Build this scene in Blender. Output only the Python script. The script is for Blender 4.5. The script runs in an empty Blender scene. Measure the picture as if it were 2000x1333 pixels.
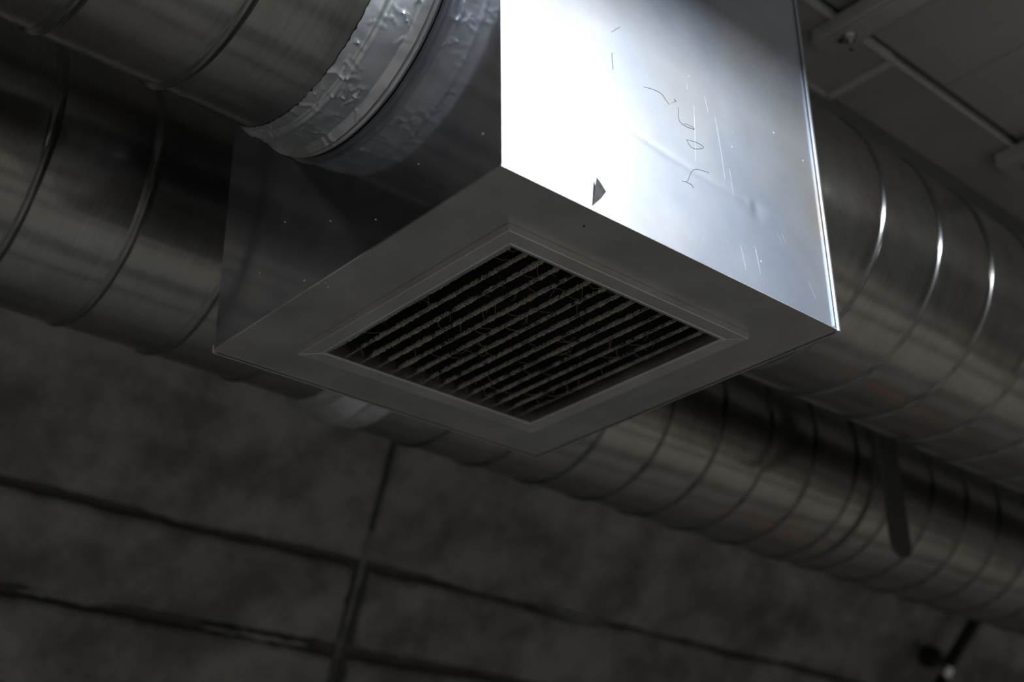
import bpy, math, random
from mathutils import Matrix, Vector, noise

random.seed(7)
S = bpy.context.scene
C = S.collection
H = 2.35                       # height of the plenum's underside above the floor

# ------------------------------------------------------------------ camera
cam = bpy.data.cameras.new('camera')
cam.sensor_width = 36.0
cam.lens = 2656.44 * 36.0 / 2000.0
cam.clip_start = 0.02
cam.dof.use_dof = True
cam.dof.focus_distance = 1.56
cam.dof.aperture_fstop = 3.3
co = bpy.data.objects.new('camera', cam)
C.objects.link(co)
r_ = Vector((0.74562911, -0.66626878, -0.01109706))
u_ = Vector((-0.28960823, -0.33901223, 0.89509652))
f_ = Vector((0.60013691, 0.66419622, 0.44573431))
M = Matrix((r_, u_, -f_)).transposed().to_4x4()
M.translation = Vector((-0.74828, -0.83960, -0.75417 + H))
co.matrix_world = M
S.camera = co

# ------------------------------------------------------------------ world, light, exposure
w = bpy.data.worlds.new('World')
S.world = w
w.use_nodes = True
w.node_tree.nodes['Background'].inputs[0].default_value = (0.5, 0.52, 0.5, 1)
w.node_tree.nodes['Background'].inputs[1].default_value = 0.02
S.view_settings.view_transform = 'Standard'
S.view_settings.look = 'None'
S.view_settings.gamma = 1.0
S.view_settings.use_curve_mapping = False
S.view_settings.exposure = 0.0
S.cycles.use_denoising = True
S.cycles.max_bounces = 10
S.cycles.glossy_bounces = 6
S.cycles.sample_clamp_indirect = 4.0

MAIN_POS = Vector((0.25, -0.85, 0.46 + H))       # the shaded work lamp beside the plenum
MAIN_TGT = Vector((0.25, 0.0, 0.12 + H))
MAIN_POWER = 24.5
FILL_LAMPS = [(-2.6, -2.6, 42.0), (2.6, -3.0, 33.0), (5.6, -1.2, 33.0), (-2.6, 0.9, 19.0)]


def area_light(name, loc, target, sx, sy, power, col, parent=None):
    L = bpy.data.lights.new(name, 'AREA')
    L.shape = 'RECTANGLE'
    L.size, L.size_y = sx, sy
    L.energy = power
    L.color = col
    o = bpy.data.objects.new(name, L)
    C.objects.link(o)
    d = (Vector(target) - Vector(loc)).normalized()
    z = -d
    x = Vector((1, 0, 0)) - z * z.x
    x.normalize()
    y = z.cross(x)
    m = Matrix((x, y, z)).transposed().to_4x4()
    m.translation = Vector(loc)
    o.matrix_world = m
    return o


# ------------------------------------------------------------------ materials
def new_mat(name):
    m = bpy.data.materials.new(name)
    m.use_nodes = True
    nt = m.node_tree
    nt.nodes.clear()
    out = nt.nodes.new('ShaderNodeOutputMaterial')
    return m, nt, out


def N(nt, t, **kw):
    n = nt.nodes.new(t)
    for k, v in kw.items():
        setattr(n, k, v)
    return n


def noise_tex(nt, scale, stretch=(1, 1, 1), detail=4.0, rough=0.6, off=(0, 0, 0)):
    tc = N(nt, 'ShaderNodeTexCoord')
    mp = N(nt, 'ShaderNodeMapping')
    mp.inputs['Scale'].default_value = stretch
    mp.inputs['Location'].default_value = off
    nt.links.new(tc.outputs['Object'], mp.inputs['Vector'])
    n = N(nt, 'ShaderNodeTexNoise')
    n.inputs['Scale'].default_value = scale
    n.inputs['Detail'].default_value = detail
    n.inputs['Roughness'].default_value = rough
    nt.links.new(mp.outputs['Vector'], n.inputs['Vector'])
    return n.outputs['Fac']


def ramp(nt, fac, stops):
    r = N(nt, 'ShaderNodeValToRGB')
    e = r.color_ramp.elements
    e[0].position, e[0].color = stops[0][0], stops[0][1]
    e[1].position, e[1].color = stops[1][0], stops[1][1]
    for p, c in stops[2:]:
        k = e.new(p)
        k.color = c
    nt.links.new(fac, r.inputs['Fac'])
    return r.outputs['Color']


def g(v):
    return (v, v, v, 1)


def maprange(nt, fac, a, b, lo=0.3, hi=0.7):
    m = N(nt, 'ShaderNodeMapRange')
    m.inputs['From Min'].default_value = lo
    m.inputs['From Max'].default_value = hi
    m.inputs['To Min'].default_value = a
    m.inputs['To Max'].default_value = b
    nt.links.new(fac, m.inputs['Value'])
    return m.outputs['Result']


def metal(name, col, rough, rvar=0.06, haze=0.0, haze_rough=0.45, streak=None, wobble=0.0,
          wob_scale=5.0, tint=0.0, fine=0.0, even=False, band=0.0):
    """galvanised sheet: mirror-ish lobe plus a broad hazy lobe, patchy and streaked"""
    m, nt, out = new_mat(name)
    b = N(nt, 'ShaderNodeBsdfPrincipled')
    b.inputs['Metallic'].default_value = 1.0
    patch = noise_tex(nt, 9.0, (1, 1, 1), 5.0, 0.65)
    pv = 0.03 if even else 0.12
    c1 = tuple(c * (1 - pv) for c in col) + (1,)
    c2 = tuple(min(1, c * (1 + pv)) for c in col) + (1,)
    colr = ramp(nt, patch, [(0.3, c1), (0.7, c2)])
    if tint:
        t = noise_tex(nt, 3.0, (1, 1, 1), 3.0, 0.6, (3, 1, 8))
        tc = ramp(nt, t, [(0.35, (1.0, 0.97 - tint * .3, 1.0 - tint, 1)), (0.5, (1, 1, 1, 1)),
                          (0.68, (1 - tint, 0.98 - tint * .5, 1.0, 1))])
        mx = N(nt, 'ShaderNodeMix', data_type='RGBA', blend_type='MULTIPLY')
        mx.inputs['Factor'].default_value = 1.0
        nt.links.new(colr, mx.inputs['A'])
        nt.links.new(tc, mx.inputs['B'])
        colr = mx.outputs['Result']
    if streak:
        st = noise_tex(nt, 1.0, streak, 3.0, 0.6)
        sc = ramp(nt, st, [(0.3, g(0.84)), (0.7, g(1.0))])
        mx = N(nt, 'ShaderNodeMix', data_type='RGBA', blend_type='MULTIPLY')
        mx.inputs['Factor'].default_value = 1.0
        nt.links.new(colr, mx.inputs['A'])
        nt.links.new(sc, mx.inputs['B'])
        colr = mx.outputs['Result']
        rg = maprange(nt, st, rough - rvar, rough + rvar)
    else:
        rg = maprange(nt, patch, rough - rvar, rough + rvar)
    if band:  # lengthwise bands: reflections of the hall painted into the duct colour
        bn = noise_tex(nt, 1.0, (1.2, 9, 9), 2.0, 0.5, (1, 4, 2))
        bc = ramp(nt, bn, [(0.36, (1 - band, 1 - band * 1.05, 1 - band * 1.25, 1)), (0.62, g(1.0))])
        mx = N(nt, 'ShaderNodeMix', data_type='RGBA', blend_type='MULTIPLY')
        mx.inputs['Factor'].default_value = 1.0
        nt.links.new(colr, mx.inputs['A'])
        nt.links.new(bc, mx.inputs['B'])
        colr = mx.outputs['Result']
    nt.links.new(colr, b.inputs['Base Color'])
    nt.links.new(rg, b.inputs['Roughness'])
    bump_out = None
    if wobble:
        wn = noise_tex(nt, wob_scale, (1, 1, 1), 1.5, 0.4, (5, 2, 1))
        bp = N(nt, 'ShaderNodeBump')
        bp.inputs['Strength'].default_value = 1.0
        bp.inputs['Distance'].default_value = wobble
        nt.links.new(wn, bp.inputs['Height'])
        bump_out = bp.outputs['Normal']
    if fine:
        fn = noise_tex(nt, 160.0, (1, 1, 1), 3.0, 0.6)
        bp = N(nt, 'ShaderNodeBump')
        bp.inputs['Strength'].default_value = 1.0
        bp.inputs['Distance'].default_value = fine
        nt.links.new(fn, bp.inputs['Height'])
        if bump_out:
            nt.links.new(bump_out, bp.inputs['Normal'])
        bump_out = bp.outputs['Normal']
    if bump_out:
        nt.links.new(bump_out, b.inputs['Normal'])
    if haze > 0:
        b2 = N(nt, 'ShaderNodeBsdfPrincipled')
        b2.inputs['Metallic'].default_value = 1.0
        b2.inputs['Roughness'].default_value = haze_rough
        nt.links.new(colr, b2.inputs['Base Color'])
        ms = N(nt, 'ShaderNodeMixShader')
        hz = maprange(nt, patch, haze * (0.95 if even else 0.8), min(1, haze * (1.05 if even else 1.2)))
        nt.links.new(hz, ms.inputs[0])
        nt.links.new(b.outputs[0], ms.inputs[1])
        nt.links.new(b2.outputs[0], ms.inputs[2])
        nt.links.new(ms.outputs[0], out.inputs[0])
    else:
        nt.links.new(b.outputs[0], out.inputs[0])
    return m


def matte(name, c1, c2, scale=6.0, rough=0.8, bump=0.0, metallic=0.0, detail=8.0, spec=0.3, fine=None, tight=0.0):
    m, nt, out = new_mat(name)
    b = N(nt, 'ShaderNodeBsdfPrincipled')
    b.inputs['Roughness'].default_value = rough
    b.inputs['Metallic'].default_value = metallic
    b.inputs['Specular IOR Level'].default_value = spec
    n1 = noise_tex(nt, scale, (1, 1, 1), detail, 0.65)
    nt.links.new(ramp(nt, n1, [(0.32 + tight, tuple(c1) + (1,)), (0.68 - tight, tuple(c2) + (1,))]), b.inputs['Base Color'])
    if bump:
        n2 = noise_tex(nt, fine or scale * 8, (1, 1, 1), 6.0, 0.7)
        bp = N(nt, 'ShaderNodeBump')
        bp.inputs['Strength'].default_value = 1.0
        bp.inputs['Distance'].default_value = bump
        nt.links.new(n2, bp.inputs['Height'])
        nt.links.new(bp.outputs['Normal'], b.inputs['Normal'])
    nt.links.new(b.outputs[0], out.inputs[0])
    return m


MT = {}
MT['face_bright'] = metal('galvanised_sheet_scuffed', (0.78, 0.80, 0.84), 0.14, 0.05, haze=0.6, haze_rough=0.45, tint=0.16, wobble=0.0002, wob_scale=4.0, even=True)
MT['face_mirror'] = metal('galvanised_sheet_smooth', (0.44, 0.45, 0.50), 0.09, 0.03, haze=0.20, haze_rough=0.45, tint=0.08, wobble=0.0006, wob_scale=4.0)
MT['underside'] = metal('galvanised_sheet_dull', (0.59, 0.585, 0.575), 0.42, 0.05, tint=0.05, wobble=0.0008, wob_scale=3.0)
MT['frame'] = metal('aluminium_frame', (0.76, 0.75, 0.74), 0.38, 0.04, fine=0.00002)
MT['duct'] = metal('galvanised_duct', (0.42, 0.416, 0.40), 0.17, 0.05, haze=0.35, haze_rough=0.4, streak=(260, 5, 5), wobble=0.0020, wob_scale=5.0, tint=0.05, band=0.14)
MT['ring'] = metal('galvanised_bead', (0.24, 0.24, 0.236), 0.22, 0.04)
MT['ring_dark'] = metal('dark_bead', (0.13, 0.13, 0.128), 0.20, 0.04)  # bead metal in a darker even tone, for the far right duct
MT['foil'] = metal('aluminium_foil_tape', (0.68, 0.70, 0.73), 0.15, 0.05, haze=0.55, haze_rough=0.58, fine=0.00003)
MT['inner'] = matte('dark_inner_sheet', (0.07, 0.066, 0.062), (0.11, 0.105, 0.10), 20, 0.7)  # dark tone for the grille neck and the plate across it
MT['blade'] = metal('blade_aluminium', (0.30, 0.29, 0.29), 0.38, 0.06)
MT['lint'] = matte('grey_brown_lint', (0.22, 0.205, 0.165), (0.50, 0.46, 0.39), 300, 0.95, spec=0.05)
MT['strand'] = matte('lint_strand', (0.16, 0.15, 0.12), (0.24, 0.22, 0.18), 60, 0.95, spec=0.05)
MT['concrete'] = matte('board_marked_concrete', (0.15, 0.147, 0.134), (0.32, 0.315, 0.292), 5.5, 0.9, bump=0.010, fine=13, tight=0.06)
MT['joint'] = matte('dark_joint_mortar', (0.09, 0.087, 0.08), (0.16, 0.155, 0.145), 9.0, 0.95)
MT['slab'] = matte('smooth_slab_concrete', (0.42, 0.418, 0.412), (0.53, 0.527, 0.52), 3.0, 0.9, bump=0.001, fine=60)
MT['strip_tone'] = matte('added_dark_strip', (0.17, 0.17, 0.165), (0.22, 0.22, 0.21), 3.0, 0.6)  # tone of the strips added for the ducts to reflect
MT['floor'] = matte('concrete_floor', (0.40, 0.39, 0.36), (0.55, 0.54, 0.51), 1.2, 0.7)
MT['wall'] = matte('grey_plaster_wall', (0.24, 0.24, 0.225), (0.32, 0.315, 0.30), 1.5, 0.9)
MT['flat_duct'] = matte('flat_duct_dull_zinc', (0.42, 0.42, 0.415), (0.58, 0.58, 0.575), 4, 0.5, spec=0.5)
MT['flange'] = matte('flange_zinc', (0.68, 0.68, 0.68), (0.82, 0.82, 0.82), 20, 0.45, spec=0.6)
MT['strut'] = matte('strut_zinc', (0.50, 0.50, 0.50), (0.62, 0.62, 0.62), 10, 0.45, spec=0.6)
MT['flap'] = matte('old_brown_tape', (0.035, 0.03, 0.028), (0.07, 0.06, 0.055), 120, 0.7)
MT['black'] = matte('black_rubber', (0.010, 0.010, 0.010), (0.02, 0.02, 0.02), 20, 0.6)
MT['dark_steel'] = matte('dark_painted_steel', (0.09, 0.09, 0.085), (0.12, 0.118, 0.112), 12, 0.55)
MT['bolt'] = metal('bright_zinc', (0.75, 0.75, 0.74), 0.25, 0.04)
MT['pencil'] = matte('pencil_lead', (0.05, 0.05, 0.055), (0.09, 0.09, 0.10), 80, 0.6)
MT['scratch'] = metal('fresh_scratch', (0.80, 0.82, 0.86), 0.5, 0.03)
MT['white_speck'] = matte('pale_dust_speck', (0.6, 0.62, 0.65), (0.75, 0.75, 0.75), 90, 0.8)
MT['lamp_shell'] = matte('grey_lamp_enamel', (0.08, 0.08, 0.085), (0.10, 0.10, 0.105), 10, 0.5)

m_, nt_, out_ = new_mat('red_lens_glow')
e_ = N(nt_, 'ShaderNodeEmission')
e_.inputs[0].default_value = (1.0, 0.05, 0.03, 1)
e_.inputs[1].default_value = 0.8
nt_.links.new(e_.outputs[0], out_.inputs[0])
MT['red_glow'] = m_

# ------------------------------------------------------------------ mesh helpers (z measured from the plenum's underside)


def thing(name, loc, label=None, cat=None, group=None):
    o = bpy.data.objects.new(name, None)
    o.empty_display_size = 0.05
    C.objects.link(o)
    o.location = (loc[0], loc[1], loc[2] + H)
    if label:
        tag(o, label, cat, group)
    return o


def tag(o, label, cat=None, group=None, kind=None):
    if label:
        o['label'] = label
    if cat:
        o['category'] = cat
    if group:
        o['group'] = group
    if kind:
        o['kind'] = kind
    return o


def origin_of(parent):
    v = Vector((0, 0, 0))
    while parent is not None:
        v += parent.location
        parent = parent.parent
    return v


def obj(name, geo, mat, parent=None, smooth=False, origin=None, bevel=0.0, angle=40):
    """geo = (verts, faces) in world coordinates with z from the plenum's underside"""
    vs, fs = geo
    po = origin_of(parent)
    if parent is None:
        po = Vector((0, 0, 0))
    if origin is not None:
        og = Vector((origin[0], origin[1], origin[2] + H))
    else:
        og = po.copy()
        if parent is None:
            n = len(vs)
            og = Vector((sum(v[0] for v in vs) / n, sum(v[1] for v in vs) / n, min(v[2] for v in vs) + H))
    me = bpy.data.meshes.new(name)
    me.from_pydata([(v[0] - og.x, v[1] - og.y, v[2] + H - og.z) for v in vs], [], fs)
    me.materials.append(MT[mat])
    me.update()
    o = bpy.data.objects.new(name, me)
    C.objects.link(o)
    o.location = og - po
    o.parent = parent
    if smooth:
        me.polygons.foreach_set('use_smooth', [True] * len(me.polygons))
        try:
            me.set_sharp_from_angle(angle=math.radians(angle))
        except Exception:
            pass
    if bevel:
        md = o.modifiers.new('bevel', 'BEVEL')
        md.width = bevel
        md.segments = 2
        md.limit_method = 'ANGLE'
    return o


def merge(*geos):
    V, F = [], []
    for vs, fs in geos:
        n = len(V)
        V += list(vs)
        F += [tuple(i + n for i in f) for f in fs]
    return V, F


def box(x0, x1, y0, y1, z0, z1):
    v = [(x, y, z) for z in (z0, z1) for y in (y0, y1) for x in (x0, x1)]
    f = [(0, 2, 3, 1), (4, 5, 7, 6), (0, 1, 5, 4), (2, 6, 7, 3), (0, 4, 6, 2), (1, 3, 7, 5)]
    return v, f


def lathe_x(prof, yc, zc, seg=96, wob=None):
    V, F = [], []
    for x, r in prof:
        zx = zc(x) if callable(zc) else zc
        for k in range(seg):
            a = 2 * math.pi * k / seg
            rr, xx = r, x
            if wob:
                dr, dx = wob(x, a)
                rr += dr
                xx += dx
            V.append((xx, yc - rr * math.cos(a), zx - rr * math.sin(a)))
    n = len(prof)
    for i in range(n - 1):
        for k in range(seg):
            k2 = (k + 1) % seg
            F.append((i * seg + k, i * seg + k2, (i + 1) * seg + k2, (i + 1) * seg + k))
    return V, F


def tube(pts, r, seg=8, radii=None):
    V, F = [], []
    pts = [Vector(p) for p in pts]
    n = len(pts)
    for i, p in enumerate(pts):
        t = (pts[min(i + 1, n - 1)] - pts[max(i - 1, 0)]).normalized()
        a = Vector((0, 0, 1)) if abs(t.z) < 0.9 else Vector((1, 0, 0))
        u = t.cross(a).normalized()
        v = t.cross(u)
        rr = radii[i] if radii else r
        for k in range(seg):
            q = 2 * math.pi * k / seg
            V.append(tuple(p + u * (rr * math.cos(q)) + v * (rr * math.sin(q))))
    for i in range(n - 1):
        for k in range(seg):
            k2 = (k + 1) % seg
            F.append((i * seg + k, i * seg + k2, (i + 1) * seg + k2, (i + 1) * seg + k))
    F.append(tuple(range(seg)))
    F.append(tuple(reversed(range((n - 1) * seg, n * seg))))
    return V, F


def prism(poly, axis, a0, a1):
    """extrude a polygon given in the two other axes (ordered) along axis"""
    n = len(poly)
    V = []
    for a in (a0, a1):
        for p, q in poly:
            V.append({0: (a, p, q), 1: (p, a, q), 2: (p, q, a)}[axis])
    F = [tuple(range(n)), tuple(reversed(range(n, 2 * n)))]
    for i in range(n):
        j = (i + 1) % n
        F.append((i, i + n, j + n, j))
    return V, F


def ribbon(pts, width, to3, jitter=0.0):
    """flat thin strip on a face; pts 2-D, to3 maps (p,q,lift) to 3-D"""
    V, F = [], []
    n = len(pts)
    for i, p in enumerate(pts):
        a, b = pts[max(i - 1, 0)], pts[min(i + 1, n - 1)]
        tx, ty = b[0] - a[0], b[1] - a[1]
        l = math.hypot(tx, ty) or 1
        nx, ny = -ty / l, tx / l
        ww = width * (0.5 + 0.5 * math.sin(math.pi * (i + 0.5) / n)) * 0.5
        V.append(to3(p[0] + nx * ww, p[1] + ny * ww, 1))
        V.append(to3(p[0] - nx * ww, p[1] - ny * ww, 1))
        V.append(to3(p[0] + nx * ww, p[1] + ny * ww, 0))
        V.append(to3(p[0] - nx * ww, p[1] - ny * ww, 0))
    for i in range(n - 1):
        a, b = i * 4, i * 4 + 4
        F += [(a, b, b + 1, a + 1), (a, a + 2, b + 2, b), (a + 1, b + 1, b + 3, a + 3)]
    F += [(0, 1, 3, 2), (4 * n - 4, 4 * n - 2, 4 * n - 1, 4 * n - 3)]
    return V, F


def smooth_path(pts, k=5):
    out = []
    n = len(pts)
    for i in range(n - 1):
        p0, p1, p2, p3 = pts[max(i - 1, 0)], pts[i], pts[i + 1], pts[min(i + 2, n - 1)]
        for j in range(k):
            t = j / k
            out.append(tuple(0.5 * (2 * b + (c - a) * t + (2 * a - 5 * b + 4 * c - d) * t * t + (3 * b - a - 3 * c + d) * t ** 3)
                             for a, b, c, d in zip(p0, p1, p2, p3)))
    out.append(pts[-1])
    return out


# ------------------------------------------------------------------ the setting
SLAB = 0.95
tag(obj('floor', box(-5, 9, -5, 4.2, -H - 0.1, -H), 'floor'), 'grey concrete floor of the hall', kind='structure')
floor = bpy.data.objects['floor']
for (a, b) in [(-2.75, -2.05), (-1.35, -0.95), (0.25, 0.75), (1.35, 1.6)]:  # unseen dark strips added so the ducts reflect bands along their length
    obj('reflection_strip', box(-4.9, 8.9, a, b, -H, -H + 0.004), 'strip_tone', floor)
tag(obj('ceiling', box(-5, 9, -5, 2.2, SLAB, SLAB + 0.2), 'slab'), 'smooth dark concrete slab above the ducts', kind='structure')
tag(obj('wall_near', box(-5, 9, -5.1, -5, -H, SLAB), 'wall'), 'plain grey wall behind the viewer', kind='structure')
tag(obj('wall_left', box(-5.1, -5, -5, 4.2, -H, SLAB), 'wall'), 'plain grey wall at the left end', kind='structure')
tag(obj('wall_right', box(9, 9.1, -5, 4.2, -H, SLAB), 'wall'), 'plain grey wall at the right end', kind='structure')

# raked concrete soffit: leans over the room, built of cast panels with ragged joints
TV = Vector((0, -0.5812, 0.8137))
NV = Vector((0, -0.8137, -0.5812))
P0 = Vector((0, 2.0, 0.311))


def soff(x, t, d):
    p = P0 + TV * t + NV * d
    return (x, p.y, p.z)


backing = []
wb_v = [soff(x, t, d) for d in (-0.03, -0.25) for (x, t) in ((-5, -3.15), (9, -3.15), (9, 0.95), (-5, 0.95))]
wall_back = obj('wall_back', (wb_v, [(0, 1, 2, 3), (7, 6, 5, 4), (0, 4, 5, 1), (1, 5, 6, 2), (2, 6, 7, 3), (3, 7, 4, 0)]), 'joint')
tag(wall_back, 'raked dark concrete soffit with ragged horizontal joints behind the ducts', kind='structure')


def panel(x0, x1, t0, t1, seed, lift):
    rnd = random.Random(seed)
    top, bot = [], []
    n = max(6, int((x1 - x0) / 0.035))
    n = min(n, 70)

    def edge_x(x, t):
        return x - 0.17 * t
    ph = rnd.uniform(0, 50)
    for i in range(n + 1):
        x = x0 + (x1 - x0) * i / n
        jt = 0.013 * noise.noise((x * 3 + ph, 1.3, 0)) + 0.009 * noise.noise((x * 17 + ph, 4.1, 0))
        jb = 0.016 * noise.noise((x * 3 + ph, 7.7, 0)) + 0.010 * noise.noise((x * 19 + ph, 9.1, 0))
        top.append((edge_x(x, t1), t1 + jt))
        bot.append((edge_x(x, t0), t0 + jb))
    m = 8
    right = [(edge_x(x1 + 0.010 * noise.noise((k * 1.9 + ph, 3, 2)), t0 + (t1 - t0) * k / m), t0 + (t1 - t0) * k / m) for k in range(1, m)]
    left = [(edge_x(x0 + 0.010 * noise.noise((k * 1.9 + ph, 8, 2)), t0 + (t1 - t0) * k / m), t0 + (t1 - t0) * k / m) for k in range(1, m)]
    loop = bot + right + top[::-1] + left[::-1]
    cx = sum(p[0] for p in loop) / len(loop)
    ct = sum(p[1] for p in loop) / len(loop)
    k = len(loop)
    V = [soff(x, t, -0.035) for x, t in loop]
    V += [soff(x, t, lift - 0.008) for x, t in loop]
    V += [soff(x + (cx - x) * 0.010 / max(0.1, (x1 - x0)), t + math.copysign(0.010, ct - t), lift) for x, t in loop]
    F = [tuple(range(2 * k, 3 * k))]
    for a in (0, 1):
        for i in range(k):
            j = (i + 1) % k
            F.append((a * k + i, a * k + j, a * k + k + j, a * k + k + i))
    return V, F


rows = [(-3.1, -1.6), (-1.58, -0.47), (-0.448, -0.252), (-0.222, -0.009), (0.010, 0.92)]
cols = [(-4.9, -1.10), (-1.06, 1.258), (1.305, 3.59), (3.615, 5.95), (5.99, 8.9)]
for xj in (-1.08, 1.281, 3.603, 5.97):   # rough mortar ridge standing in each upright joint
    obj('mortar_ridge', tube([soff(xj - 0.17 * t + 0.014 * noise.noise((t * 5, xj, 0)), t, -0.021) for t in [-1.5 + 0.034 * i for i in range(48)]], 0.008, 6, radii=[0.008 + 0.009 * noise.noise((i * 0.9, xj, 3)) for i in range(48)]), 'concrete', wall_back, smooth=True)
for (xa, xb, t) in ((-1.0, -0.2, -0.237), (0.42, 0.66, -0.230), (0.90, 1.22, -0.238), (2.1, 2.6, -0.236), (1.9, 2.2, 0.0)):   # mortar squeezed out of the level joints
    obj('mortar_ridge', tube([soff(xa + (xb - xa) * i / 24, t + 0.008 * noise.noise((i * 0.4, xa, 1)), -0.010) for i in range(25)], 0.009, 6, radii=[0.002 + 0.010 * math.sin(math.pi * i / 24) ** 0.5 * (0.7 + 0.5 * noise.noise((i * 0.8, xb, 3))) for i in range(25)]), 'concrete', wall_back, smooth=True)
for ri, (t0, t1) in enumerate(rows):
    for ci, (x0, x1) in enumerate(cols):
        gx = [0, 0, -0.004, -0.006, 0.013][ri]
        obj('concrete_panel', panel(x0 - gx, x1 + gx, t0, t1, ri * 7 + ci, [0.0, 0.0, 0.004, 0.0, -0.006][ri] + 0.003 * ((ci * 5 + ri * 3) % 3)), 'concrete', wall_back)

# ------------------------------------------------------------------ shaded work lamp (out of frame, its glare lies on the plenum)


def build_main_lamp():
    t = thing('work_lamp', (MAIN_POS.x, MAIN_POS.y, MAIN_POS.z - H), 'shaded linear work lamp hung beside the sheet-metal plenum', 'lamp')
    L = 0.34
    y, z = MAIN_POS.y, MAIN_POS.z - H
    x0, x1 = MAIN_POS.x - L, MAIN_POS.x + L
    obj('lamp_housing', box(x0, x1, y - 0.08, y + 0.02, z + 0.045, z + 0.082), 'lamp_shell', t, bevel=0.006)
    # reflector whose lower edge cuts the light off along the plenum
    sh = [(y - 0.09, z + 0.09), (y + 0.06, z + 0.09), (y + 0.252, z - 0.037), (y + 0.247, z - 0.037), (y + 0.055, z + 0.084), (y - 0.09, z + 0.084)]
    obj('lamp_shade', prism(sh, 0, x0 - 0.25, x1 + 0.25), 'lamp_shell', t)
    obj('hanging_rod', tube([(MAIN_POS.x, y - 0.04, z + 0.09), (MAIN_POS.x, y - 0.04, 0.838)], 0.006), 'bolt', t)
    return t


build_main_lamp()
area_light('work_lamp_light', MAIN_POS, MAIN_TGT, 0.60, 0.06, MAIN_POWER, (0.82, 0.90, 1.0))
for i, (x, y, pw) in enumerate(FILL_LAMPS):  # unseen battens added under the slab to fill the hall with light
    t = thing('fill_lamp', (x, y, SLAB - 0.09), 'unseen fill lamp added %s' % ['over the left rear corner', 'right of the viewer', 'at the far right end', 'at the left end by the soffit'][i], 'lamp', 'added fill lamps')
    obj('lamp_housing', box(x - 0.62, x + 0.62, y - 0.06, y + 0.06, SLAB - 0.09, SLAB), 'lamp_shell', t, bevel=0.005)
    area_light('fill_lamp_light', (x, y, SLAB - 0.095 + H), (x, y, 0), 1.2, 0.08, pw, (1.0, 0.98, 0.935))

wl = thing('warning_lamp', (4.66, 1.75, -H), 'small red warning lamp standing on the floor', 'lamp')
obj('lamp_base', box(4.61, 4.71, 1.70, 1.80, -H, -H + 0.05), 'black', wl, bevel=0.004)
obj('red_lens', box(4.62, 4.70, 1.715, 1.785, -H + 0.05, -H + 0.14), 'red_glow', wl, bevel=0.01)

# ------------------------------------------------------------------ plenum box
W, D, BH = 0.55, 0.546, 0.70
plenum = thing('plenum_box', (W / 2, D / 2, 0), 'square galvanised sheet-metal plenum box with one glaring side', 'air plenum')
TH = 0.0015


def grid_panel(fixed, nx, nz, mk, disp):
    V = []
    for j in range(nz + 1):
        for i in range(nx + 1):
            V.append(mk(i / nx, j / nz, disp(i / nx, j / nz)))
    F = []
    for j in range(nz):
        for i in range(nx):
            a = j * (nx + 1) + i
            F.append((a, a + 1, a + nx + 2, a + nx + 1))
    return V, F


def gauss(x, z, cx, cz, s):
    return math.exp(-((x - cx) ** 2 + (z - cz) ** 2) / (2 * s * s))


def front_disp(u, v):
    x, z = u * W, v * BH
    d = 0.0010 * gauss(x, z, 0.410, 0.114, 0.008) - 0.0006 * gauss(x, z, 0.400, 0.120, 0.0045)
    # shallow handling crease that runs into the dent
    if 0.16 < x < 0.43:
        zl = 0.1313 - 0.30 * (x - 0.1945) * (0.406 - x) - 0.055 * (x - 0.1945)
        d += 0.00045 * math.exp(-((z - zl) / 0.004) ** 2) * min(1, (x - 0.16) / 0.06)
    d += 0.0003 * gauss(x, z, 0.36, 0.02, 0.03) + 0.0002 * gauss(x, z, 0.22, 0.015, 0.02)
    return d


fp = grid_panel(1, 150, 190, lambda u, v, d: (u * W, d, v * BH), front_disp)
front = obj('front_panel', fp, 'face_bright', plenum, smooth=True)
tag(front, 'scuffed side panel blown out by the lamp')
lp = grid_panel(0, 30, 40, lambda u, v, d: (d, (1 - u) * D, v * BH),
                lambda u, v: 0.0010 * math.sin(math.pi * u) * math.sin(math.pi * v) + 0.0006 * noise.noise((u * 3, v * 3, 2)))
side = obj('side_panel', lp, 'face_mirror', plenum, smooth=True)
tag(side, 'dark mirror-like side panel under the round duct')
obj('back_panel', box(0, W, D - TH, D, 0, BH), 'face_mirror', plenum)
obj('end_panel', box(W - TH, W, 0, D, 0, BH), 'face_mirror', plenum)
obj('top_panel', box(0, W, 0, D, BH - TH, BH), 'underside', plenum)


def ring_panel(o, i, z0, z1):
    """flat square ring: outer rect o, inner rect i"""
    ox0, ox1, oy0, oy1 = o
    ix0, ix1, iy0, iy1 = i
    V = []
    for z in (z0, z1):
        V += [(ox0, oy0, z), (ox1, oy0, z), (ox1, oy1, z), (ox0, oy1, z), (ix0, iy0, z), (ix1, iy0, z), (ix1, iy1, z), (ix0, iy1, z)]
    F = []
    for k in range(4):
        j = (k + 1) % 4
        F += [(k, k + 4, j + 4, j), (k + 8, j + 8, j + 12, k + 12), (k, j, j + 8, k + 8), (k + 4, k + 12, j + 12, j + 4)]
    return V, F


GO = (0.075, 0.470)     # grille frame outer extent
GI = (0.1005, 0.4455)   # grille opening
under = obj('bottom_panel', ring_panel((-0.0005, W + 0.0005, -0.0005, D + 0.0005), (0.095, 0.451, 0.095, 0.451), -0.0012, 0.0005), 'underside', plenum)
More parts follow.
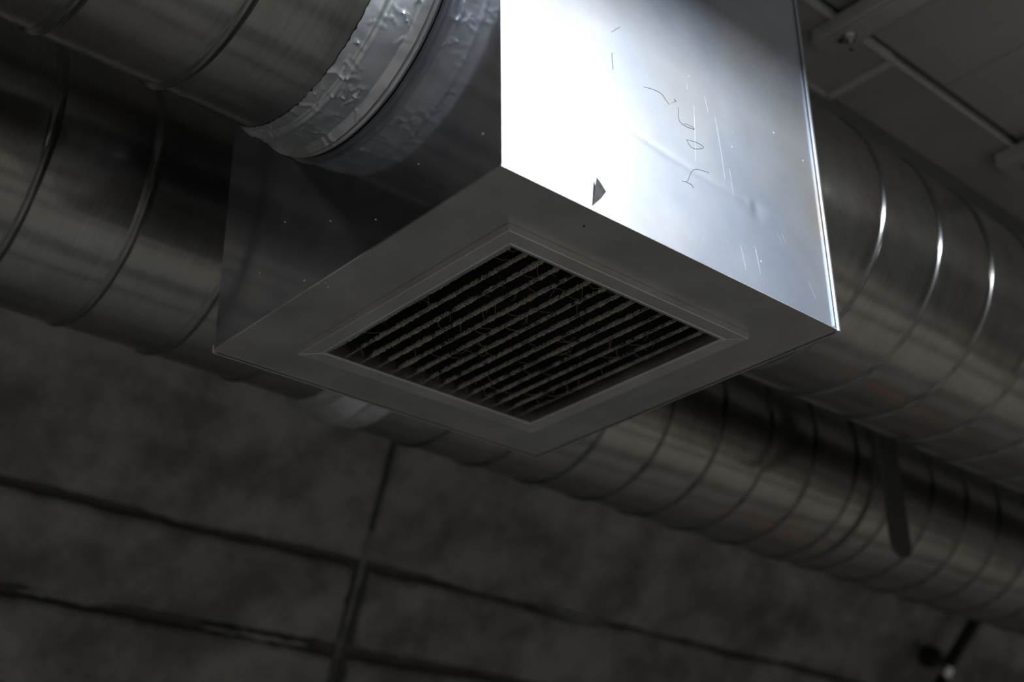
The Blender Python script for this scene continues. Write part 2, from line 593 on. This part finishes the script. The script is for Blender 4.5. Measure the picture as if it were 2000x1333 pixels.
# folded lips round the lower edge
lips = [box(-0.0009, -0.0003, 0.0, D, -0.0016, 0.0012), box(0.0, W + 0.003, D + 0.0022, D + 0.0042, -0.0030, 0.008),
        box(W + 0.0022, W + 0.0042, 0.004, D + 0.003, -0.0030, 0.008)]
for gq in lips:
    obj('folded_lip', gq, 'underside', plenum, bevel=0.0005)
obj('corner_seam', prism([(W - 0.004, -0.0022), (W - 0.001, -0.0036), (W + 0.0028, -0.0030), (W + 0.0032, 0.004), (W + 0.0005, 0.005), (W, 0.0)], 2, -0.004, BH), 'face_bright', plenum, bevel=0.0008)
obj('seam_edge', box(W - 0.0080, W - 0.0060, -0.0016, 0.0, 0.001, BH), 'face_bright', plenum, bevel=0.0006)
obj('corner_seam', prism([(0.0003, D - 0.001), (0.001, D + 0.002), (0.004, D + 0.002), (0.004, D - 0.001)], 2, -0.002, BH), 'underside', plenum)

# pencil scribbles and scratches on the front panel
PEN = [[(0.2191, 0.2038), (0.2361, 0.2084), (0.2499, 0.2088), (0.2571, 0.2033), (0.2629, 0.1997)],
       [(0.2664, 0.204), (0.2749, 0.2106), (0.2719, 0.2118), (0.2764, 0.2101)],
       [(0.2782, 0.2032), (0.2776, 0.1901), (0.2806, 0.1826), (0.2924, 0.1817), (0.3054, 0.1847), (0.296, 0.186), (0.2864, 0.184)],
       [(0.2889, 0.1623), (0.2945, 0.156), (0.304, 0.156), (0.3192, 0.1647), (0.3099, 0.1668), (0.2953, 0.164), (0.289, 0.1622)],
       [(0.3251, 0.1319), (0.3024, 0.127), (0.2921, 0.1176), (0.2844, 0.1032), (0.2741, 0.0984)],
       [(0.2811, 0.1006), (0.2903, 0.1009), (0.2946, 0.0978)],
       [(0.1685, 0.2264), (0.1684, 0.2149), (0.169, 0.2027)],
       [(0.1695, 0.2564), (0.1853, 0.2728)]]
for s in PEN:
    obj('pencil_mark', ribbon(smooth_path(s, 5), 0.0007, lambda a, b, l: (a, -0.0001 - 0.0002 * l, b)), 'pencil', plenum)
SCR = [[(0.2975, 0.2466), (0.2983, 0.2391)], [(0.3076, 0.2199), (0.3061, 0.1906), (0.302, 0.1381)],
       [(0.3468, 0.2202), (0.3509, 0.1854), (0.3547, 0.1358)], [(0.365, 0.155), (0.368, 0.118)], [(0.330, 0.245), (0.334, 0.222)],
       [(0.447, 0.098), (0.456, 0.084)], [(0.456, 0.101), (0.463, 0.088)], [(0.40, 0.060), (0.405, 0.025)], [(0.372, 0.052), (0.378, 0.020)],
       [(0.50, 0.05), (0.512, 0.03)]]
for s in SCR:
    obj('scratch', ribbon(smooth_path(s, 5), 0.00045, lambda a, b, l: (a, -0.0001 - 0.00015 * l, b)), 'scratch', plenum)
rs = random.Random(4)
for k in range(11):
    a, b = 0.29 + 0.25 * rs.random(), 0.02 + 0.26 * rs.random()
    q = rs.uniform(0.4, 1.0) * 0.0009
    obj('dust_speck', prism([(a + q * math.cos(t) * rs.uniform(.6, 1.2), b + q * math.sin(t) * rs.uniform(.6, 1.4)) for t in [0, 1.05, 2.1, 3.14, 4.2, 5.2]], 1, -0.0005, 0.0002), 'white_speck', plenum)
for (y, z, q) in [(0.029, 0.053, 0.0016), (0.347, 0.016, 0.0010), (0.45, 0.07, 0.0007), (0.21, 0.035, 0.0007), (0.40, 0.12, 0.0007), (0.30, 0.075, 0.0007), (0.135, 0.07, 0.0007)]:
    obj('dust_speck', prism([(y + q * math.cos(t), z + q * math.sin(t)) for t in [0, 1.05, 2.1, 3.14, 4.2, 5.2]], 0, -0.0006, 0.0004), 'white_speck', plenum)
for (x, y, q) in [(0.141, 0.028, 0.0013), (0.012, 0.315, 0.0016), (0.004, 0.309, 0.0009)]:
    obj('dust_speck', prism([(x + q * math.cos(t), y + q * math.sin(t)) for t in [0, 1.05, 2.1, 3.14, 4.2, 5.2]], 2, -0.0019, -0.001), 'black' if y < 0.1 else 'white_speck', plenum)
# torn flap of tape left on the lower edge of the bright panel
flk = [(0.1255, 0.004), (0.1304, 0.0396), (0.1345, 0.033), (0.1431, 0.027), (0.137, 0.017)]
fv = []
for (a, b), lift in zip(flk, (0.0005, 0.004, 0.006, 0.0045, 0.002)):
    fv.append((a, -lift, b))
for (a, b), lift in zip(flk, (0.0005, 0.004, 0.006, 0.0045, 0.002)):
    fv.append((a, -lift + 0.0004, b))
obj('torn_tape_flap', (fv, [(0, 1, 2, 3, 4), (9, 8, 7, 6, 5)] + [(i, (i + 1) % 5, (i + 1) % 5 + 5, i + 5) for i in range(5)]), 'flap', plenum)

# ------------------------------------------------------------------ air grille
grille = thing('air_grille', (0.273, 0.273, 0.0), 'dusty square air grille with lint-covered straight blades under the plenum', 'air grille')


def frame_side(k):
    """mitred frame member; profile measured from outer edge inwards"""
    wdt = GI[0] - GO[0]
    prof = [(0.0, -0.0012), (0.0, -0.0100), (0.0008, -0.0107), (0.0195, -0.0102), (0.0208, -0.0110), (wdt, -0.0100), (wdt, 0.012), (wdt - 0.0015, 0.012), (wdt - 0.0015, -0.0012)]
    V, F = [], []
    c = 0.2725
    ho = (GO[1] - GO[0]) / 2
    for s in (-1, 1):
        for o, z in prof:
            l = (ho - o)
            a, b = s * l, -(ho - o)
            p = [(a, b), (-b, a), (-a, -b), (b, -a)][k]
            V.append((c + p[0], c + p[1], z))
    n = len(prof)
    for i in range(n):
        j = (i + 1) % n
        F.append((i, i + n, j + n, j))
    F += [tuple(reversed(range(n))), tuple(range(n, 2 * n))]
    return V, F


for k in range(4):
    obj('frame_bar', frame_side(k), 'frame', grille, bevel=0.0004)
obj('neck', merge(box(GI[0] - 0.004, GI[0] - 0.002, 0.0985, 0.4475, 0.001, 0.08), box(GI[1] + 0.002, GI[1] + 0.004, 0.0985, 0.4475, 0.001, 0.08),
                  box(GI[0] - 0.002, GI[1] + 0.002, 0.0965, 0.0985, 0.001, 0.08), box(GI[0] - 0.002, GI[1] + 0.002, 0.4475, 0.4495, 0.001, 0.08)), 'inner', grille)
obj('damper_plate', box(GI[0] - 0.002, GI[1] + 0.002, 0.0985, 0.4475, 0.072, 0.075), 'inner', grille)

blade_mesh = None
NB = 14
for k in range(NB):
    x = 0.1125 + 0.0245 * k
    y0, y1 = GI[0] + 0.0003, GI[1] - 0.0003
    prof = [(-0.0012, 0.0), (0.0012, 0.0), (0.0016, 0.004), (0.0009, 0.034), (-0.0009, 0.034), (-0.0016, 0.004)]
    if blade_mesh is None:
        b = obj('blade', prism([(x + p, q) for p, q in prof][::1], 1, y0, y1), 'blade', grille, origin=(x, 0.273, 0.0))
        blade_mesh = b.data
    else:
        b = bpy.data.objects.new('blade', blade_mesh)
        C.objects.link(b)
        b.location = (x - 0.273, 0.0, 0.0)
        b.parent = grille
    # lint clinging to the lower edge
    rnd = random.Random(100 + k)
    amt = 1.0 if k < 8 else 1.0 - 0.075 * (k - 7)
    n, seg = 300, 9
    V, F = [], []
    for i in range(n + 1):
        y = y0 + (y1 - y0) * i / n
        big = 0.5 + 0.5 * noise.noise((y * 22, k * 3.1, 0.5))
        med = noise.noise((y * 120, k * 5.7, 2.5))
        endf = min(1.0, min(i, n - i) / 14.0) * 0.65 + 0.35
        for s in range(seg):
            a = 2 * math.pi * s / seg
            fz = 0.7 * noise.noise((y * 300, a * 1.7, k * 9.0)) + rnd.uniform(-0.42, 0.42)
            rr = (0.0014 + amt * (0.0015 * big + 0.0008 * med + 0.0014 * fz)) * endf
            rr = max(0.0013, rr)
            V.append((x + rr * 0.95 * math.cos(a), y, 0.0022 + rr * 1.35 * math.sin(a)))
    for i in range(n):
        for s in range(seg):
            s2 = (s + 1) % seg
            F.append((i * seg + s, i * seg + s2, (i + 1) * seg + s2, (i + 1) * seg + s))
    F += [tuple(range(seg)), tuple(reversed(range(n * seg, (n + 1) * seg)))]
    ln = obj('lint_fringe', (V, F), 'lint', b)
    tag(ln, 'grey fuzzy lint along the blade edge', kind='stuff')
# a coat of fluff on the blade faces and loose strands sagging between blades
rnd = random.Random(55)
GEO = []
for k in range(70):
    x = 0.1125 + 0.0245 * rnd.randrange(0, NB - 1)
    y = rnd.uniform(GI[0] + 0.02, GI[1] - 0.02)
    dx = 0.0245 if rnd.random() < 0.7 else rnd.uniform(0.008, 0.018)
    dy = rnd.uniform(-0.03, 0.03)
    sag = rnd.uniform(0.0, 0.009)
    pts = []
    for i in range(9):
        t = i / 8
        pts.append((x + dx * t, y + dy * t + 0.003 * noise.noise((t * 3, k, 0)), 0.002 + 0.006 * rnd.random() * 0.3 - sag * math.sin(math.pi * t) * (0.5 + 0.5 * t)))
    GEO.append(tube(pts, 0.00035, 4))
for k in range(26):   # short hairs sticking down
    x = 0.1125 + 0.0245 * rnd.randrange(0, NB)
    y = rnd.uniform(GI[0] + 0.02, GI[1] - 0.02)
    l = rnd.uniform(0.004, 0.012)
    ax, ay = rnd.uniform(-1, 1), rnd.uniform(-1, 1)
    GEO.append(tube([(x, y, 0.0), (x + ax * l * .4, y + ay * l * .4, -l * .4), (x + ax * l * .6, y + ay * l, -l * .5)], 0.0003, 4))
tag(obj('lint_strands', merge(*GEO), 'strand', grille), 'fine lint threads hanging between the blades', kind='stuff')

# ------------------------------------------------------------------ round ducts


def bead_geo(yc, zc, r, x0, h=0.0036, wd=0.0048):
    prof = []
    for i in range(13):
        t = -1 + 2 * i / 12
        prof.append((x0 + t * wd, r - 0.0006 + h * (0.5 + 0.5 * math.cos(math.pi * t))))
    prof.insert(0, (x0 - wd - 0.002, r - 0.0012))
    prof.append((x0 + wd + 0.002, r - 0.0012))
    return lathe_x(prof, yc, zc, 112)


def duct_wall(parent, yc, zc, r, x0, x1, rings, name='duct_wall'):
    prof = []
    n = int((x1 - x0) / 0.0125)
    for i in range(n + 1):
        x = x0 + (x1 - x0) * i / n
        e = 0.0
        for q in rings:
            e = max(e, math.exp(-((x - q) / 0.012) ** 2))
        prof.append((x, r - 0.0012 * e))

    def wob(x, a):
        return 0.0011 * noise.noise((x * 5, math.cos(a) * 1.8, math.sin(a) * 1.8 + yc * 7)), 0
    return obj(name, lathe_x(prof, yc, zc, 112, wob), 'duct', parent, smooth=True, angle=60)


def add_rings(parent, yc, zc, r, xs, h=0.0036, wd=0.0048, mat='ring'):
    me = None
    for x in xs:
        if me is None:
            o = obj('seam_ring', bead_geo(yc, zc, r, x, h, wd), mat, parent, smooth=True, origin=(x, yc, zc), angle=60)
            me = o.data
        else:
            o = bpy.data.objects.new('seam_ring', me)
            C.objects.link(o)
            o.parent = parent
            o.location = Vector((x, yc, zc + H)) - origin_of(parent)


def tape_geo(prof, yc, zc, seed, nwr=60, seg=360, amp=0.0016, xlo=None, xhi=None, sub=5, ragged=0.0025):
    """foil band: profile refined, crossed by random wrinkle ridges"""
    fine = []
    for (a, ra), (b, rb) in zip(prof[:-1], prof[1:]):
        m = max(1, int(abs(b - a) / 0.0015))
        for i in range(m):
            t = i / m
            fine.append((a + (b - a) * t, ra + (rb - ra) * t))
    fine.append(prof[-1])
    rnd = random.Random(seed)
    xa, xb = prof[0][0], prof[-1][0]
    wr = []
    for _ in range(nwr):
        a0 = rnd.uniform(0, 2 * math.pi)
        xc = rnd.uniform(xlo if xlo is not None else xa, xhi if xhi is not None else xb)
        ln = rnd.uniform(0.006, 0.022)
        ang = rnd.gauss(0, 0.6)
        wr.append((a0, xc, ln, math.cos(ang), math.sin(ang), rnd.uniform(0.4, 1.0) * amp, rnd.uniform(0.0009, 0.0019)))
    R = prof[0][1]

    def wob(x, a):
        d = 0.0
        for a0, xc, ln, ca, sa, am, wd in wr:
            da = (a - a0 + math.pi) % (2 * math.pi) - math.pi
            if abs(da) > 0.2:
                continue
            p, q = x - xc, da * R
            u = p * ca + q * sa
            v = -p * sa + q * ca + 0.0015 * math.sin(u * 300 + a0 * 9)
            if abs(u) < ln and abs(v) < 4 * wd:
                d += am * math.exp(-(v / wd) ** 2) * (1 - (u / ln) ** 2)
        d += 0.0004 * noise.noise((x * 60, math.cos(a) * 14, math.sin(a) * 14))
        dx = 0.0
        if abs(x - xa) < 1e-6:
            dx = ragged * noise.noise((math.cos(a) * 30, math.sin(a) * 30, seed))
            d += 0.0009 * max(0, noise.noise((math.cos(a) * 50, math.sin(a) * 50, seed + 3)))
        return d, dx
    return lathe_x(fine, yc, zc, seg, wob)


# near duct, left run into the dark side panel
Y1, Z1L, R1L = 0.2725, 0.380, 0.197
ductA = thing('round_duct', (-1.2, Y1, Z1L - R1L), 'round galvanised duct entering the plenum from upper left, foil tape at its end', 'air duct', 'round ventilation ducts')
XA = [-0.198 - 0.148 * i for i in range(12)]
duct_wall(ductA, Y1, Z1L, R1L, -2.0, 0.0, XA)
add_rings(ductA, Y1, Z1L, R1L, XA, h=0.0046, wd=0.0075)
tp = [(-0.0775, R1L + 0.0004), (-0.062, R1L + 0.0012), (-0.059, R1L + 0.0045), (-0.056, R1L + 0.0058), (-0.052, R1L + 0.0050),
      (-0.022, R1L + 0.0052), (-0.016, R1L + 0.0095), (-0.0125, R1L + 0.0120), (-0.009, R1L + 0.0105), (-0.007, R1L + 0.0085), (-0.0045, R1L + 0.0105), (-0.002, R1L + 0.0095), (-0.0002, R1L + 0.008)]
tag(obj('foil_tape', tape_geo(tp, Y1, Z1L, 11, 170, 480, 0.0024, -0.074, -0.018), 'foil', ductA, smooth=True, angle=50), 'crinkled aluminium foil tape band')

# near duct, right run leaving the plenum
Z1R, R1R = 0.352, 0.215
ductB = thing('round_duct', (2.2, Y1, Z1R - R1R), 'round galvanised duct leaving the plenum to the right, under the flat duct', 'air duct', 'round ventilation ducts')
XB = [0.660 + 0.150 * i for i in range(24)]
duct_wall(ductB, Y1, Z1R, R1R, 0.5535, 4.2, XB)
add_rings(ductB, Y1, Z1R, R1R, XB[1:])
tpB = [(0.5545, R1R + 0.006), (0.5575, R1R + 0.009), (0.561, R1R + 0.006), (0.60, R1R + 0.005), (0.606, R1R + 0.004), (0.628, R1R + 0.0006)]
tag(obj('foil_tape', tape_geo(tpB, Y1, Z1R, 21, 50, 220, 0.0014), 'foil', ductB, smooth=True, angle=50), 'foil tape collar behind the plenum corner')

# far duct, behind and below: left and right runs joined by a taped coupling
Y2, Z2, Z2L = 0.95, 0.387, 0.415
R2L, R2R = 0.210, 0.205
ductC = thing('round_duct', (-0.6, Y2, Z2L - R2L), 'round galvanised duct behind on the left, running below the taped duct', 'air duct', 'round ventilation ducts')
XC = [0.302 - 0.158 * i for i in range(14)]
duct_wall(ductC, Y2, Z2L, R2L, -2.0, 0.46, XC)
add_rings(ductC, Y2, Z2L, R2L, XC, h=0.005, wd=0.0085)
tpD = [(0.425, R2L + 0.0008), (0.445, R2L + 0.002), (0.452, R2L + 0.009), (0.470, R2L + 0.004), (0.485, R2R + 0.007), (0.500, R2R + 0.003), (0.540, R2R + 0.001)]
tag(obj('foil_tape', tape_geo(tpD, Y2, lambda x: Z2L + (Z2 - Z2L) * min(1, max(0, (x - 0.445) / 0.04)), 31, 70, 220, 0.002), 'foil', ductC, smooth=True, angle=50), 'shiny foil tape over the reducing joint')
ductD = thing('round_duct', (2.4, Y2, Z2 - R2R), 'ribbed galvanised duct descending to the lower right behind the plenum', 'air duct', 'round ventilation ducts')
XD = [0.672 + 0.1495 * i for i in range(36)]
duct_wall(ductD, Y2, Z2, R2R, 0.5405, 6.0, XD)
add_rings(ductD, Y2, Z2, R2R, XD, h=0.0042, wd=0.0062, mat='ring_dark')
obj('joint_band', lathe_x([(1.778, R2R - 0.001), (1.779, R2R + 0.0025), (1.792, R2R + 0.0025), (1.793, R2R - 0.001)], Y2, Z2, 96), 'dark_steel', ductD, smooth=True)

# flat hanger bar between the two round ducts
hx0, hx1 = 1.600, 1.668
poly = [(hx0, SLAB), (hx0, 0.105)] + [((hx0 + hx1) / 2 - 0.034 * math.cos(a), 0.105 - 0.030 * math.sin(a)) for a in [math.pi * i / 10 for i in range(1, 10)]] + [(hx1, 0.105), (hx1, SLAB)]
tag(obj('hanger_bar', prism(poly, 1, 0.615, 0.623), 'dark_steel', None, bevel=0.001), 'dark flat hanger bar with rounded end in front of the ribbed duct', 'hanger')

# ------------------------------------------------------------------ flat duct under the slab with its struts
FZ = 0.83
yR, yL = 0.1915, 0.334
flat = thing('flat_duct', (1.6, 0.26, FZ), 'narrow flat duct with bright flanged edges at upper right', 'air duct')
XJ = 1.141
obj('duct_section', box(-2.0, XJ - 0.001, yR, yL, FZ, 0.945), 'flat_duct', flat)
obj('duct_section', box(XJ + 0.001, 5.0, yR + 0.002, yL - 0.002, FZ + 0.003, 0.945), 'flat_duct', flat)
for gq in [box(-2.0, XJ, yR - 0.007, yR + 0.003, FZ - 0.006, FZ + 0.012), box(-2.0, XJ, yL - 0.004, yL + 0.006, FZ - 0.006, FZ + 0.012),
           box(XJ - 0.010, XJ + 0.010, yR - 0.004, yL + 0.004, FZ - 0.006, FZ + 0.010), box(XJ, 5.0, yR - 0.003, yR + 0.004, FZ - 0.002, FZ + 0.012)]:
    obj('flange', gq, 'flange', flat, bevel=0.002)

wide = thing('flat_duct', (1.6, -0.7, 0.842), 'wide dull rectangular duct filling the top right corner beside the narrow one', 'air duct')
obj('duct_section', box(-1.5, 1.30, -1.7, yR - 0.014, 0.842, 0.945), 'slab', wide)
obj('duct_section', box(1.302, 5.0, -1.7, yR - 0.014, 0.842, 0.945), 'slab', wide)


def strut(x0, x1, yend, label):
    zb = 0.80
    t = thing('support_strut', ((x0 + x1) / 2, (yend - 0.42) / 2, zb), label, 'strut', 'struts carrying the flat duct')
    y0 = -0.42
    hx, hy = (x0 + x1) / 2 + 0.002, yend - 0.045
    # base plate with a slot: four plates round the hole
    a, b = 0.007, 0.016
    plate = merge(box(x0, x1, y0, hy - b, zb, zb + 0.0025), box(x0, x1, hy + b, yend, zb, zb + 0.0025),
                  box(x0, hx - a, hy - b, hy + b, zb, zb + 0.0025), box(hx + a, x1, hy - b, hy + b, zb, zb + 0.0025))
    obj('base_web', plate, 'strut', t)
    obj('side_flange', box(x0 - 0.004, x0, y0, yend, zb - 0.002, zb + 0.028), 'flange', t, bevel=0.001)
    obj('inner_lip', box(x0 + 0.008, x0 + 0.011, y0, yend, zb - 0.0035, zb + 0.001), 'flange', t, bevel=0.0008)
    obj('side_flange', box(x1 - 0.003, x1, y0, yend, zb, zb + 0.028), 'strut', t, bevel=0.001)
    rod = obj('threaded_rod', tube([(hx, hy - 0.008, zb - 0.030), (hx, hy - 0.008, zb + 0.03)], 0.0042, 10), 'bolt', t)
    obj('hex_nut', prism([(hx + 0.0095 * math.cos(q), hy - 0.008 + 0.0095 * math.sin(q)) for q in [math.pi / 3 * i for i in range(6)]], 2, zb - 0.011, zb - 0.002), 'bolt', rod)
    obj('washer', prism([(hx + 0.014 * math.cos(q), hy - 0.008 + 0.014 * math.sin(q)) for q in [math.pi / 8 * i for i in range(16)]], 2, zb - 0.002, zb), 'bolt', rod)
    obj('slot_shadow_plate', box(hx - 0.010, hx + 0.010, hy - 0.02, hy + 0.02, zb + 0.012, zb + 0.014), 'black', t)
    return t


strut(0.959, 1.018, 0.235, 'zinc strut channel crossing the flat duct with nut and slot, top right')
strut(1.567, 1.655, 0.230, 'strut channel end cut by the right edge of the photograph')

# ------------------------------------------------------------------ small black valve on the soffit, lower right


def sp(x, t, d=0.07):
    return soff(x, t, d)


vb = thing('pipe_valve', (4.05, 1.83, 0.40), 'small black pipe with a knob and bright coupling, lower right corner', 'pipe valve')
vb.location = (3.84, 1.9, 0.30 + H)
obj('pipe', tube([sp(3.96, 0.60), sp(3.925, 0.45), sp(3.886, 0.31), sp(3.847, 0.165)], 0.024, 12), 'black', vb, smooth=True)
obj('coupling', tube([sp(3.856, 0.160), sp(3.856, 0.122)], 0.025, 12), 'bolt', vb, smooth=True)
obj('pipe', tube([sp(3.850, 0.12), sp(3.825, 0.03), sp(3.79, -0.10)], 0.022, 12), 'black', vb, smooth=True)
obj('knob', tube([sp(3.845, 0.165), sp(3.78, 0.170), sp(3.75, 0.172), sp(3.745, 0.172), sp(3.70, 0.176), sp(3.69, 0.176)], 0.02, 12, radii=[0.014, 0.014, 0.016, 0.040, 0.042, 0.030]), 'black', vb, smooth=True)
obj('pipe_clip', tube([sp(3.90, 0.36, 0.07), sp(3.90, 0.36, 0.012)], 0.012, 8), 'black', vb)
